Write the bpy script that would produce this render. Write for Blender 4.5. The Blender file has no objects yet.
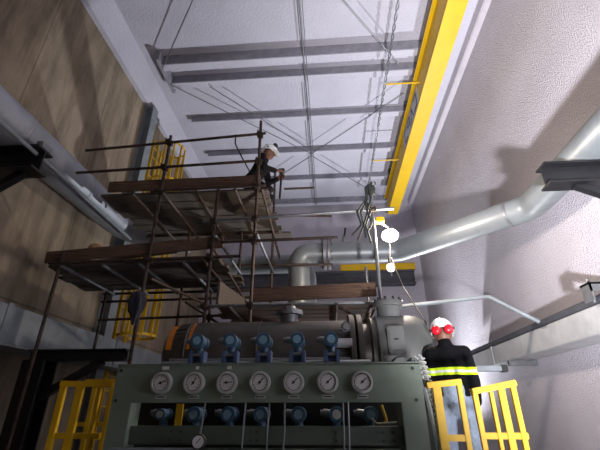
import bpy, bmesh, math, random
from mathutils import Vector, Matrix
random.seed(7)
SC = bpy.context.scene
COL = SC.collection
R = math.radians

# ---------------------------------------------------------------- camera, world, light, exposure
cam_d = bpy.data.cameras.new('camera')
cam_d.sensor_width = 36.0
cam_d.lens = 385.0 / 600.0 * 36.0
cam_d.clip_end = 200
cam = bpy.data.objects.new('camera', cam_d)
COL.objects.link(cam)
cam.location = (0, 0, 1.6)
cam.rotation_euler = (R(90 + 25.9), 0, R(4.27))
SC.camera = cam

world = bpy.data.worlds.new('world')
SC.world = world
world.use_nodes = True
world.node_tree.nodes['Background'].inputs['Color'].default_value = (0.5, 0.55, 0.6, 1)
world.node_tree.nodes['Background'].inputs['Strength'].default_value = 0.05

SC.view_settings.view_transform = 'Standard'
SC.view_settings.look = 'None'
SC.view_settings.gamma = 1.0
SC.view_settings.use_curve_mapping = False
SC.view_settings.exposure = 0.0


def lamp(name, kind, loc, energy, color, size=0.1, aim=None, angle=None, blend=0.5):
    d = bpy.data.lights.new(name, kind)
    d.energy = energy
    d.color = color
    if kind == 'AREA':
        d.shape = 'DISK'
        d.size = size
    else:
        d.shadow_soft_size = size
    if kind == 'SPOT':
        d.spot_size = angle
        d.spot_blend = blend
    o = bpy.data.objects.new(name, d)
    COL.objects.link(o)
    o.location = loc
    if aim is not None:
        o.rotation_euler = (Vector(aim) - Vector(loc)).to_track_quat('-Z', 'Y').to_euler()
    return o


FLOOD = Vector((0.95, -0.1, 0.95))
FLOOD_AIM = Vector((3.6, 2.5, 4.0))
lamp('floodlight_beam', 'SPOT', FLOOD, 5400, (1.0, 0.97, 1.0), 0.12, FLOOD_AIM, R(114), 1.0)
FLOOD2 = Vector((2.9, 11.6, 0.6))
FLOOD2_AIM = Vector((0.0, 7.6, 9.6))
lamp('rear_floodlight_beam', 'SPOT', FLOOD2, 3000, (0.95, 0.96, 1.0), 0.12, FLOOD2_AIM, R(108), 1.0)
LAMP = Vector((0.93, 5.2, 3.92))
LAMP2 = Vector((0.89, 5.2, 3.42))

# ---------------------------------------------------------------- materials


def lin(c):
    return tuple((v / 12.92 if v <= 0.04045 else ((v + 0.055) / 1.055) ** 2.4) for v in c)


def rgb(r, g, b):
    return lin((r / 255, g / 255, b / 255)) + (1.0,)


def mat(name, col, rough=0.6, metal=0.0, var=0.12, scale=6.0, bump=0.0, bscale=40.0, col2=None, stretch=(1, 1, 1), emit=None, spec=0.5):
    m = bpy.data.materials.new(name)
    m.use_nodes = True
    nt = m.node_tree
    b = nt.nodes['Principled BSDF']
    b.inputs['Roughness'].default_value = rough
    b.inputs['Metallic'].default_value = metal
    b.inputs['Specular IOR Level'].default_value = spec
    tc = nt.nodes.new('ShaderNodeTexCoord')
    mp = nt.nodes.new('ShaderNodeMapping')
    mp.inputs['Scale'].default_value = stretch
    nt.links.new(tc.outputs['Object'], mp.inputs['Vector'])
    n = nt.nodes.new('ShaderNodeTexNoise')
    n.inputs['Scale'].default_value = scale
    n.inputs['Detail'].default_value = 6
    n.inputs['Roughness'].default_value = 0.6
    nt.links.new(mp.outputs['Vector'], n.inputs['Vector'])
    rp = nt.nodes.new('ShaderNodeValToRGB')
    rp.color_ramp.elements[0].position = 0.3
    rp.color_ramp.elements[1].position = 0.7
    c2 = col2 if col2 else tuple(v * (1 - var * 2) for v in col[:3]) + (1,)
    c1 = col if col2 else tuple(min(1, v * (1 + var)) for v in col[:3]) + (1,)
    rp.color_ramp.elements[0].color = c2
    rp.color_ramp.elements[1].color = c1
    nt.links.new(n.outputs['Fac'], rp.inputs['Fac'])
    nt.links.new(rp.outputs['Color'], b.inputs['Base Color'])
    if bump > 0:
        n2 = nt.nodes.new('ShaderNodeTexNoise')
        n2.inputs['Scale'].default_value = bscale
        n2.inputs['Detail'].default_value = 5
        nt.links.new(tc.outputs['Object'], n2.inputs['Vector'])
        bp = nt.nodes.new('ShaderNodeBump')
        bp.inputs['Strength'].default_value = bump
        bp.inputs['Distance'].default_value = 0.03
        nt.links.new(n2.outputs['Fac'], bp.inputs['Height'])
        nt.links.new(bp.outputs['Normal'], b.inputs['Normal'])
    if emit:
        b.inputs['Emission Color'].default_value = emit[0]
        b.inputs['Emission Strength'].default_value = emit[1]
    return m


def concrete_mat(name, c_light, c_dark, c_stain):
    m = mat(name, c_light, 0.9, 0, col2=c_dark, scale=0.55, bump=0.25, bscale=9)
    nt = m.node_tree
    b = nt.nodes['Principled BSDF']
    tc = [n for n in nt.nodes if n.type == 'TEX_COORD'][0]
    rp = [n for n in nt.nodes if n.type == 'VALTORGB'][0]
    # rain-like vertical streaks down the wall
    mp = nt.nodes.new('ShaderNodeMapping')
    mp.inputs['Scale'].default_value = (1, 2.2, 0.36)
    nt.links.new(tc.outputs['Object'], mp.inputs['Vector'])
    n = nt.nodes.new('ShaderNodeTexNoise')
    n.inputs['Scale'].default_value = 1.15
    n.inputs['Detail'].default_value = 9
    n.inputs['Roughness'].default_value = 0.68
    nt.links.new(mp.outputs['Vector'], n.inputs['Vector'])
    r2 = nt.nodes.new('ShaderNodeValToRGB')
    r2.color_ramp.elements[0].position = 0.44
    r2.color_ramp.elements[1].position = 0.74
    r2.color_ramp.elements[0].color = (0, 0, 0, 1)
    r2.color_ramp.elements[1].color = (1, 1, 1, 1)
    nt.links.new(n.outputs['Fac'], r2.inputs['Fac'])
    mx = nt.nodes.new('ShaderNodeMix')
    mx.data_type = 'RGBA'
    nt.links.new(r2.outputs['Color'], mx.inputs[0])
    nt.links.new(rp.outputs['Color'], mx.inputs[6])
    mx.inputs[7].default_value = c_stain
    # board joints: thin dark lines every 1.7 m along the wall, and a pour joint
    sx = nt.nodes.new('ShaderNodeSeparateXYZ')
    nt.links.new(tc.outputs['Object'], sx.inputs[0])

    def line(out, period, width, shift):
        a = nt.nodes.new('ShaderNodeMath'); a.operation = 'ADD'; a.inputs[1].default_value = shift
        nt.links.new(out, a.inputs[0])
        f = nt.nodes.new('ShaderNodeMath'); f.operation = 'PINGPONG'; f.inputs[1].default_value = period / 2
        nt.links.new(a.outputs[0], f.inputs[0])
        l = nt.nodes.new('ShaderNodeMath'); l.operation = 'LESS_THAN'; l.inputs[1].default_value = width
        nt.links.new(f.outputs[0], l.inputs[0])
        return l.outputs[0]
    l1 = line(sx.outputs['Y'], 1.9, 0.012, 0.25)
    l2 = line(sx.outputs['Z'], 6.2, 0.018, 3.1 - 3.15 + 3.1)
    mxx = nt.nodes.new('ShaderNodeMath'); mxx.operation = 'MAXIMUM'
    nt.links.new(l1, mxx.inputs[0]); nt.links.new(l2, mxx.inputs[1])
    sc = nt.nodes.new('ShaderNodeMath'); sc.operation = 'MULTIPLY'; sc.inputs[1].default_value = 0.45
    nt.links.new(mxx.outputs[0], sc.inputs[0])
    m2 = nt.nodes.new('ShaderNodeMix'); m2.data_type = 'RGBA'
    nt.links.new(sc.outputs[0], m2.inputs[0])
    nt.links.new(mx.outputs[2], m2.inputs[6])
    m2.inputs[7].default_value = (0.02, 0.018, 0.015, 1)
    nt.links.new(m2.outputs[2], b.inputs['Base Color'])
    return m


def sprayed_mat(name, col, strength, sc):
    """sprayed rough insulation: lumpy, pale"""
    m = mat(name, col, 0.92, 0, var=0.05, scale=0.8)
    nt = m.node_tree
    b = nt.nodes['Principled BSDF']
    tc = [n for n in nt.nodes if n.type == 'TEX_COORD'][0]
    n1 = nt.nodes.new('ShaderNodeTexNoise')
    n1.inputs['Scale'].default_value = sc
    n1.inputs['Detail'].default_value = 4
    n1.inputs['Roughness'].default_value = 0.55
    nt.links.new(tc.outputs['Object'], n1.inputs['Vector'])
    n2 = nt.nodes.new('ShaderNodeTexVoronoi')
    n2.inputs['Scale'].default_value = sc * 1.3
    nt.links.new(tc.outputs['Object'], n2.inputs['Vector'])
    ad = nt.nodes.new('ShaderNodeMath'); ad.operation = 'SUBTRACT'
    nt.links.new(n1.outputs['Fac'], ad.inputs[0])
    mu = nt.nodes.new('ShaderNodeMath'); mu.operation = 'MULTIPLY'; mu.inputs[1].default_value = 0.35
    nt.links.new(n2.outputs['Distance'], mu.inputs[0])
    nt.links.new(mu.outputs[0], ad.inputs[1])
    bp = nt.nodes.new('ShaderNodeBump')
    bp.inputs['Strength'].default_value = strength
    bp.inputs['Distance'].default_value = 0.04
    nt.links.new(ad.outputs[0], bp.inputs['Height'])
    nt.links.new(bp.outputs['Normal'], b.inputs['Normal'])
    return m


M = {}
M['concrete'] = concrete_mat('stained_concrete', rgb(162, 148, 127), rgb(118, 106, 89), rgb(74, 64, 50))
M['spray_wall'] = sprayed_mat('sprayed_wall', rgb(200, 196, 206), 0.85, 42)
M['spray_ceiling'] = sprayed_mat('sprayed_ceiling', rgb(186, 186, 200), 0.5, 18)
M['spray_far'] = sprayed_mat('sprayed_far_wall', rgb(186, 182, 194), 0.5, 12)
M['floor'] = mat('floor_concrete', rgb(120, 116, 110), 0.8, 0, 0.15, 1.2, 0.2, 20)
M['purlin'] = mat('purlin_steel', rgb(142, 142, 152), 0.85, 0, 0.12, 5, 0.3, 30)
M['galv'] = mat('galvanised', rgb(124, 127, 131), 0.45, 0.6, 0.12, 9)
M['jacket_metal'] = mat('pipe_jacketing', rgb(150, 154, 162), 0.5, 0.35, 0.1, 3)
M['pipe_grey'] = mat('grey_painted_pipe', rgb(116, 122, 126), 0.42, 0.2, 0.08, 4)
M['duct_grey'] = mat('grey_painted_duct', rgb(178, 180, 184), 0.55, 0.05, 0.12, 2.5, 0.05, 20)
M['steel_grey'] = mat('grey_painted_steel', rgb(128, 136, 142), 0.6, 0.1, 0.15, 3)
M['black_steel'] = mat('black_steel', rgb(20, 21, 25), 0.5, 0.1, 0.2, 8)
M['dark_beam'] = mat('dark_beam', rgb(78, 80, 88), 0.6, 0.1, 0.15, 4)
M['yellow'] = mat('yellow_paint', rgb(214, 172, 16), 0.45, 0, 0.06, 5)
M['rail_yellow'] = mat('crane_yellow', rgb(206, 166, 6), 0.5, 0, 0.05, 3)
M['rust'] = mat('rusty_tube', rgb(84, 66, 56), 0.7, 0.2, 0.3, 14, col2=rgb(40, 32, 29))
M['coupler'] = mat('coupler_steel', rgb(70, 60, 54), 0.55, 0.5, 0.25, 30)
M['wood'] = mat('plank_wood', rgb(112, 86, 68), 0.9, 0, 0.25, 5, 0.2, 30, col2=rgb(64, 47, 38), stretch=(0.6, 9, 9))
M['wood_grey'] = mat('weathered_plank', rgb(94, 86, 78), 0.9, 0, 0.25, 5, 0.2, 30, col2=rgb(54, 48, 43), stretch=(0.6, 9, 9))
M['green'] = mat('green_panel', rgb(108, 121, 108), 0.55, 0, 0.08, 3)
M['green_dark'] = mat('green_frame', rgb(70, 82, 73), 0.6, 0, 0.12, 4)
M['vessel'] = mat('vessel_steel', rgb(84, 81, 78), 0.45, 0.5, 0.2, 3)
M['motor'] = mat('motor_grey', rgb(94, 97, 96), 0.5, 0.1, 0.1, 4)
M['blue'] = mat('blue_enamel', rgb(60, 94, 122), 0.35, 0, 0.1, 8)
M['blue_dark'] = mat('blue_bracket', rgb(70, 90, 128), 0.45, 0.1, 0.15, 10)
M['face_blue'] = mat('meter_glass', rgb(116, 152, 172), 0.15, 0, 0.06, 10)
M['white'] = mat('white_dial', rgb(196, 198, 198), 0.5, 0, 0.03, 5)
M['bezel'] = mat('bezel_steel', rgb(190, 194, 194), 0.3, 0.6, 0.06, 9)
M['ink'] = mat('black_ink', rgb(26, 26, 28), 0.6, 0, 0.1, 9)
M['plate'] = mat('label_plate', rgb(158, 164, 160), 0.5, 0.2, 0.08, 9)
M['orange'] = mat('orange_patch', rgb(206, 122, 20), 0.5, 0, 0.12, 12)
M['hose'] = mat('white_hose', rgb(176, 178, 170), 0.5, 0, 0.06, 20)
M['black'] = mat('black_rubber', rgb(22, 22, 25), 0.6, 0, 0.1, 9)
M['cloth_navy'] = mat('navy_cloth', rgb(40, 42, 56), 0.95, 0, 0.2, 12, 0.4, 30)
M['sling'] = mat('webbing', rgb(38, 44, 40), 0.9, 0, 0.25, 20)
M['tan'] = mat('tan_hide', rgb(168, 130, 104), 0.8, 0, 0.1, 14)
M['skin'] = mat('skin', rgb(112, 76, 60), 0.55, 0, 0.06, 14)
M['hair'] = mat('hair', rgb(24, 20, 18), 0.8, 0, 0.2, 40)
M['jeans'] = mat('washed_denim', rgb(168, 184, 204), 0.9, 0, 0.14, 9, 0.5, 26)
M['dark_clothes'] = mat('dark_overall', rgb(24, 23, 26), 0.95, 0, 0.2, 10, 0.5, 22, spec=0.2)
M['helmet'] = mat('helmet_white', rgb(232, 236, 240), 0.25, 0, 0.03, 5)
M['red'] = mat('red_shell', rgb(222, 30, 48), 0.28, 0, 0.06, 6)
M['boot'] = mat('boot_leather', rgb(40, 32, 28), 0.6, 0, 0.15, 12)
M['flood_glass'] = mat('lit_lens', rgb(255, 255, 255), 0.3, 0, 0.0, 5, emit=((1, 0.96, 0.92, 1), 6.0))
M['lamp_glow'] = mat('lamp_glow', rgb(255, 250, 240), 0.3, 0, 0.0, 5, emit=((1, 0.9, 0.78, 1), 60.0))
M['bulb_glow'] = mat('bulb_glow', rgb(255, 246, 230), 0.3, 0, 0.0, 5, emit=((1, 0.88, 0.76, 1), 1.6))


def band_jacket():
    """black jacket with a lime and silver reflective band round chest and sleeves"""
    m = mat('black_jacket', rgb(14, 14, 17), 0.95, 0, 0.15, 9, 0.5, 24, spec=0.15)
    nt = m.node_tree
    b = nt.nodes['Principled BSDF']
    tc = [n for n in nt.nodes if n.type == 'TEX_COORD'][0]
    rp = [n for n in nt.nodes if n.type == 'VALTORGB'][0]
    sx = nt.nodes.new('ShaderNodeSeparateXYZ')
    nt.links.new(tc.outputs['Object'], sx.inputs[0])
    cr = nt.nodes.new('ShaderNodeValToRGB')
    cr.color_ramp.interpolation = 'CONSTANT'
    mr = nt.nodes.new('ShaderNodeMapRange')
    mr.inputs[1].default_value = 1.0; mr.inputs[2].default_value = 1.5
    nt.links.new(sx.outputs['Z'], mr.inputs[0])
    nt.links.new(mr.outputs[0], cr.inputs['Fac'])
    e = cr.color_ramp.elements
    z0, dz = BAND
    k = lambda z: (z - 1.0) / 0.5
    e[0].position = 0; e[0].color = (0, 0, 0, 1)
    e[1].position = k(z0); e[1].color = rgb(206, 240, 40)
    a = e.new(k(z0 + dz * 0.34)); a.color = rgb(226, 232, 226)
    a = e.new(k(z0 + dz * 0.66)); a.color = rgb(206, 240, 40)
    a = e.new(k(z0 + dz)); a.color = (0, 0, 0, 1)
    c2 = nt.nodes.new('ShaderNodeMath'); c2.operation = 'GREATER_THAN'; c2.inputs[1].default_value = 0.1
    sp = nt.nodes.new('ShaderNodeSeparateColor')
    nt.links.new(cr.outputs['Color'], sp.inputs[0])
    nt.links.new(sp.outputs['Green'], c2.inputs[0])
    mx = nt.nodes.new('ShaderNodeMix'); mx.data_type = 'RGBA'
    nt.links.new(c2.outputs[0], mx.inputs[0])
    nt.links.new(rp.outputs['Color'], mx.inputs[6])
    nt.links.new(cr.outputs['Color'], mx.inputs[7])
    nt.links.new(mx.outputs[2], b.inputs['Base Color'])
    return m


BAND = (1.155, 0.066)
M['jacket'] = band_jacket()

# ---------------------------------------------------------------- mesh helpers
BASE = {}


def frame(d):
    d = Vector(d).normalized()
    up = Vector((0, 0, 1)) if abs(d.z) < 0.95 else Vector((0, 1, 0))
    s = d.cross(up).normalized()
    u = s.cross(d).normalized()
    return d, s, u


class MB:
    """collects shapes in world coordinates, then links them as ONE mesh object"""

    def __init__(self):
        self.v = []
        self.f = []

    def add(self, vs, fs):
        o = len(self.v)
        self.v += [Vector(p) for p in vs]
        self.f += [tuple(i + o for i in f) for f in fs]
        return self

    def box(self, x0, x1, y0, y1, z0, z1, bev=0.0):
        bm = bmesh.new()
        bmesh.ops.create_cube(bm, size=1)
        for v in bm.verts:
            v.co = Vector(((x0 + x1) / 2 + v.co.x * (x1 - x0), (y0 + y1) / 2 + v.co.y * (y1 - y0), (z0 + z1) / 2 + v.co.z * (z1 - z0)))
        if bev > 0:
            bmesh.ops.bevel(bm, geom=list(bm.edges), offset=bev, segments=2, affect='EDGES')
        return self.bm(bm)

    def bm(self, bm, mtx=None):
        bm.verts.index_update()
        vs = [(mtx @ v.co) if mtx else v.co.copy() for v in bm.verts]
        fs = [[v.index for v in f.verts] for f in bm.faces]
        bm.free()
        return self.add(vs, fs)

    def bar(self, p, q, w, h, bev=0.0, up=None):
        """rectangular bar from p to q: w across, h up"""
        p, q = Vector(p), Vector(q)
        d, s, u = frame(q - p)
        if up is not None:
            u = Vector(up); s = d.cross(u).normalized(); u = s.cross(d).normalized()
        L = (q - p).length
        t = MB().box(-w / 2, w / 2, 0, L, -h / 2, h / 2, bev)
        return self.add([p + s * v.x + d * v.y + u * v.z for v in t.v], t.f)

    def ibeam(self, p, q, w, h, tf, tw, up=None):
        p, q = Vector(p), Vector(q)
        d, s, u = frame(q - p)
        if up is not None:
            u = Vector(up); s = d.cross(u).normalized(); u = s.cross(d).normalized()
        a, b, c = w / 2, h / 2, tw / 2
        prof = [(-a, -b), (a, -b), (a, -b + tf), (c, -b + tf), (c, b - tf), (a, b - tf), (a, b), (-a, b), (-a, b - tf), (-c, b - tf), (-c, -b + tf), (-a, -b + tf)]
        n = len(prof)
        vs = [p + s * x + u * y for x, y in prof] + [q + s * x + u * y for x, y in prof]
        fs = [(i, (i + 1) % n, (i + 1) % n + n, i + n) for i in range(n)]
        quads = [(0, 1, 2, 11), (11, 2, 3, 10), (10, 3, 4, 9), (9, 4, 5, 8), (8, 5, 6, 7)]
        fs += [tuple(reversed(k)) for k in quads] + [tuple(i + n for i in k) for k in quads]
        return self.add(vs, fs)

    def tube(self, pts, r, n=12, cap=True, closed=False):
        pts = [Vector(p) for p in pts]
        rs = r if isinstance(r, (list, tuple)) else [r] * len(pts)
        m = len(pts)
        vs, fs = [], []
        prev = None
        for i, p in enumerate(pts):
            if closed:
                d = pts[(i + 1) % m] - pts[i - 1]
            else:
                d = pts[min(i + 1, m - 1)] - pts[max(i - 1, 0)]
            d.normalize()
            if prev is None:
                _, s, u = frame(d)
            else:
                s = (prev - d * prev.dot(d)).normalized()
                u = s.cross(d).normalized()
            prev = s
            for k in range(n):
                a = 2 * math.pi * k / n
                vs.append(p + (s * math.cos(a) + u * math.sin(a)) * rs[i])
        for i in range(m if closed else m - 1):
            j = (i + 1) % m
            for k in range(n):
                k2 = (k + 1) % n
                fs.append((i * n + k, i * n + k2, j * n + k2, j * n + k))
        if cap and not closed:
            fs.append(tuple(range(n - 1, -1, -1)))
            fs.append(tuple((m - 1) * n + k for k in range(n)))
        return self.add(vs, fs)

    def lathe(self, prof, origin, axis, n=32):
        """prof: (radius, distance along the axis) pairs"""
        origin = Vector(origin)
        d, s, u = frame(axis)
        vs, fs = [], []
        for r, t in prof:
            for k in range(n):
                a = 2 * math.pi * k / n
                vs.append(origin + d * t + (s * math.cos(a) + u * math.sin(a)) * max(r, 1e-4))
        for i in range(len(prof) - 1):
            for k in range(n):
                k2 = (k + 1) % n
                fs.append((i * n + k, i * n + k2, (i + 1) * n + k2, (i + 1) * n + k))
        fs.append(tuple(range(n - 1, -1, -1)))
        fs.append(tuple((len(prof) - 1) * n + k for k in range(n)))
        return self.add(vs, fs)

    def ball(self, c, r, n=16, sc=(1, 1, 1), rot=None):
        bm = bmesh.new()
        bmesh.ops.create_uvsphere(bm, u_segments=n, v_segments=max(6, n // 2), radius=r)
        mt = Matrix.Translation(Vector(c)) @ (rot.to_4x4() if rot else Matrix()) @ Matrix.Diagonal(Vector(sc).to_4d())
        return self.bm(bm, mt)

    def cone(self, p, q, r0, r1, n=14):
        """round-ended tapered limb"""
        p, q = Vector(p), Vector(q)
        self.tube([p, q], [r0, r1], n)
        self.ball(p, r0, n)
        self.ball(q, r1, n)
        return self

    def build(self, name, m, parent=None, smooth=True, label=None, mods=None):
        me = bpy.data.meshes.new(name)
        if parent is not None:
            base = BASE[parent.name]
        else:
            xs = [v.x for v in self.v]; ys = [v.y for v in self.v]; zs = [v.z for v in self.v]
            base = Vector(((min(xs) + max(xs)) / 2, (min(ys) + max(ys)) / 2, min(zs)))
        me.from_pydata([v - base for v in self.v], [], self.f)
        me.validate()
        bm = bmesh.new(); bm.from_mesh(me)
        bmesh.ops.recalc_face_normals(bm, faces=bm.faces)
        bm.to_mesh(me); bm.free()
        if smooth:
            for p in me.polygons:
                p.use_smooth = True
            me.set_sharp_from_angle(angle=R(38))
        me.materials.append(m)
        o = bpy.data.objects.new(name, me)
        COL.objects.link(o)
        BASE[o.name] = base
        if parent is not None:
            o.parent = parent
        else:
            o.location = base
        if label:
            o['label'] = label
        return o


def thing(name, label, cat, loc, group=None):
    o = bpy.data.objects.new(name, None)
    o.empty_display_size = 0.1
    COL.objects.link(o)
    o.location = loc
    BASE[o.name] = Vector(loc)
    return tag(o, label, cat, group)


def tag(o, label, cat, group=None):
    o['label'] = label
    o['category'] = cat
    if group:
        o['group'] = group
    return o


def struct(name, mb, m):
    o = mb.build(name, m, smooth=False)
    o['kind'] = 'structure'
    return o


def copy_tree(o, parent=None, loc=None):
    c = o.copy()
    COL.objects.link(c)
    if parent is not None:
        c.parent = parent
    if loc is not None:
        c.location = loc
    for ch in list(o.children):
        copy_tree(ch, c)
    return c


def arc(c, r, a0, a1, e1, e2, n=10):
    c, e1, e2 = Vector(c), Vector(e1), Vector(e2)
    return [c + (e1 * math.cos(a0 + (a1 - a0) * i / n) + e2 * math.sin(a0 + (a1 - a0) * i / n)) * r for i in range(n + 1)]


def rounded(pts, r, n=8):
    """polyline with its corners turned into bends of radius about r"""
    pts = [Vector(p) for p in pts]
    out = [pts[0]]
    for i in range(1, len(pts) - 1):
        a, b, c = pts[i - 1], pts[i], pts[i + 1]
        d1, d2 = (a - b).normalized(), (c - b).normalized()
        ang = d1.angle(d2)
        t = min(r / math.tan(ang / 2), (a - b).length * 0.49, (c - b).length * 0.49)
        p, q = b + d1 * t, b + d2 * t
        for k in range(n + 1):
            s = k / n
            out.append(p * (1 - s) ** 2 + b * 2 * s * (1 - s) + q * s * s)
    out.append(pts[-1])
    return out


def glyphs(name, text, size, origin, right, up, m, parent, depth=0.002):
    """lettering as a mesh"""
    cu = bpy.data.curves.new(name, 'FONT')
    cu.body = text; cu.size = size; cu.extrude = depth; cu.align_x = 'CENTER'; cu.align_y = 'CENTER'
    to = bpy.data.objects.new(name + '_tmp', cu)
    COL.objects.link(to)
    dg = bpy.context.evaluated_depsgraph_get()
    me = bpy.data.meshes.new_from_object(to.evaluated_get(dg))
    bpy.data.objects.remove(to)
    r_, u_ = Vector(right).normalized(), Vector(up).normalized()
    n_ = r_.cross(u_)
    mb = MB()
    mb.add([Vector(origin) + r_ * v.co.x + u_ * v.co.y + n_ * v.co.z for v in me.vertices], [tuple(p.vertices) for p in me.polygons])
    return mb.build(name, m, parent, smooth=False)


# ---------------------------------------------------------------- the hall
XL, XR, YF, YB, ZC = -4.9, 3.6, 14.3, -5.0, 9.6
struct('floor', MB().box(XL - 0.3, XR + 0.3, YB - 0.3, YF + 0.3, -0.2, 0), M['floor'])
struct('ceiling', MB().box(XL - 0.3, XR + 0.3, YB - 0.3, YF + 0.3, ZC, ZC + 0.2), M['spray_ceiling'])
struct('wall_left', MB().box(XL - 0.3, XL, YB - 0.3, YF + 0.3, 0, ZC), M['concrete'])
struct('wall_right', MB().box(XR, XR + 0.3, YB - 0.3, YF + 0.3, 0, ZC), M['spray_wall'])
struct('wall_far', MB().box(XL, XR, YF, YF + 0.3, 0, ZC), M['spray_far'])
struct('wall_back', MB().box(XL, XR, YB - 0.3, YB, 0, ZC), M['concrete'])
# insulated haunch along the top of the left wall and rib along the top of the right wall
h = MB()
h.add([(XL, YB, 9.25), (XL + 0.12, YB, 9.25), (XL + 0.5, YB, ZC), (XL, YB, ZC), (XL, YF, 9.25), (XL + 0.12, YF, 9.25), (XL + 0.5, YF, ZC), (XL, YF, ZC)],
      [(0, 1, 2, 3), (4, 7, 6, 5), (0, 4, 5, 1), (1, 5, 6, 2), (2, 6, 7, 3), (0, 3, 7, 4)])
struct('trim_1', h, M['spray_ceiling'])
struct('trim_2', MB().box(XR - 0.16, XR, YB, YF, 9.3, ZC, 0.02), M['spray_wall'])

# purlins
PUR = [(6.55, .30, 'grey roof purlin, nearer of the close pair across the ceiling top'),
       (7.2, .24, 'grey roof purlin, farther of the close pair across the ceiling top'),
       (8.75, .20, 'grey roof purlin, first single one beyond the close pair'),
       (10.45, .20, 'grey roof purlin just above the helmet of the worker on the high deck'),
       (12.15, .20, 'grey roof purlin, last full one before the far wall'),
       (13.9, .24, 'grey roof purlin tucked against the top of the far wall')]
for y, hh, lab in PUR:
    t = thing('roof_purlin', lab, 'beam', (0, y, ZC - hh), 'purlins across the ceiling')
    x0, x1 = (-3.9, 2.6)
    MB().box(x0, x1, y - 0.02, y + 0.02, ZC - hh, ZC).build('web', M['purlin'], t, smooth=False)
    MB().box(x0, x1, y - 0.025, y + 0.16, ZC - hh - 0.03, ZC - hh).build('bottom_flange', M['spray_ceiling'], t, smooth=False, label='flange whitened by sprayed insulation')
mb = MB().box(-3.98, -3.9, 6.35, 7.45, ZC - 0.33, ZC)
tag(mb.build('purlin_cleat', M['purlin'], smooth=False), 'short grey cleat joining the left ends of the close pair of purlins', 'bracket')

zr = ZC - 0.34
for x, lab in ((-0.4, 'thin white sag rod running lengthwise under the middle of the ceiling'),):
    mb = MB().tube([(x, -1, zr), (x, 13.9, zr)], 0.018, 8)
    mb.tube([(x + 0.06, -1, zr), (x + 0.06, 13.9, zr)], 0.010, 6)
    o = mb.build('sag_rod', M['galv'])
    tag(o, lab, 'rod')
BR = [((-3.9, 7.15), (-0.4, 10.4), 'thin ceiling brace from the left purlin ends to the middle rod'),
      ((-2.9, 7.3), (-0.4, 10.2), 'thin ceiling brace, second from the left, ending at the middle rod'),
      ((-0.4, 10.4), (2.2, 7.9), 'thin ceiling brace from the middle rod towards the yellow crane beam'),
      ((-3.9, 6.6), (-2.0, 4.2), 'thin ceiling brace left of the middle rod, leaving the frame at the top'),
      ((1.9, 6.9), (0.2, 4.8), 'thin ceiling brace beside the festoon cable at the top of the frame'),
      ((-0.4, 10.5), (-3.9, 13.8), 'thin ceiling brace left of the middle rod, farthest back'),
      ((-0.4, 10.5), (2.2, 13.4), 'thin ceiling brace right of the middle rod, farthest back')]
for a, b, lab in BR:
    o = MB().tube([(a[0], a[1], zr), (b[0], b[1], zr)], 0.014, 6).build('brace_rod', M['galv'])
    tag(o, lab, 'rod', 'bracing rods under the ceiling')

# left steel column
mb = MB().ibeam((-4.76, 7.95, 0), (-4.76, 7.95, 9.25), 0.28, 0.26, 0.016, 0.012, up=(1, 0, 0))
tag(mb.build('steel_column', M['steel_grey'], smooth=False), 'tall grey steel column standing against the brown concrete wall', 'column')

# ---------------------------------------------------------------- yellow crane rail beam
t = thing('crane_beam', 'long bright yellow crane runway beam hanging under the ceiling', 'beam', (2.48, 7, 8.2))
MB().box(2.30, 2.67, 0.6, 12.9, 8.20, 8.235, 0.005).build('bottom_flange', M['rail_yellow'], t)
MB().box(2.325, 2.645, 0.6, 12.9, 8.235, 8.88).build('web', M['rail_yellow'], t, smooth=False)
MB().box(2.24, 2.73, 0.6, 12.9, 8.88, 8.91, 0.005).build('top_flange', M['rail_yellow'], t)
for y in (2.5, 5.2, 8.7, 12.1):
    mb = MB().box(2.42, 2.55, y - 0.08, y + 0.08, 8.91, ZC)
    mb.box(2.34, 2.63, y - 0.14, y + 0.14, ZC - 0.02, ZC)
    mb.build('hanger', M['purlin'], t, smooth=False)
for y in (6.9, 10.0):
    mb = MB().tube([(2.45, y, 8.6), (1.5, y, 8.6)], 0.02, 8)
    mb.build('cable_arm', M['rail_yellow'], t)
pl = MB().box(2.315, 2.325, 7.2, 9.1, 8.3, 8.8).build('rating_plate', M['duct_grey'], t, smooth=False, label='pale plate with dark worn lettering')
# worn capacity lettering: dark strokes of characters too worn to read
mb = MB()
yy = 7.35
for k, strokes in enumerate([((0, 0, 0, 1), (0, 1, 1, 1), (0, 0, 1, 0)), ((0, 0, .5, 1), (.5, 1, 1, 0)), ((0, 0, 0, 1), (0, 1, 1, 1), (1, 1, 1, .5), (1, .5, 0, .5)), ((0, 0, 1, 0), (1, 0, 1, 1), (0, 1, 1, 1))]):
    for a, b, c, d_ in strokes:
        mb.bar((2.313, yy + a * 0.3, 8.38 + b * 0.33), (2.313, yy + c * 0.3, 8.38 + d_ * 0.33), 0.045, 0.004, up=(1, 0, 0))
    yy += 0.42
mb.build('lettering', M['ink'], pl, smooth=False)

# festoon cable, two strands twisted round a rod
fx, fz = 1.5, 8.57
mb = MB()
for ph in (0, math.pi):
    pts = []
    for i in range(480):
        y = 1.5 + i * 0.024
        a = y * 14 + ph
        pts.append((fx + 0.022 * math.cos(a), y, fz + 0.022 * math.sin(a)))
    mb.tube(pts, 0.014, 6)
tag(mb.build('festoon_cable', M['galv']), 'silver twisted cable running along the left of the yellow crane beam', 'cable')

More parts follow.
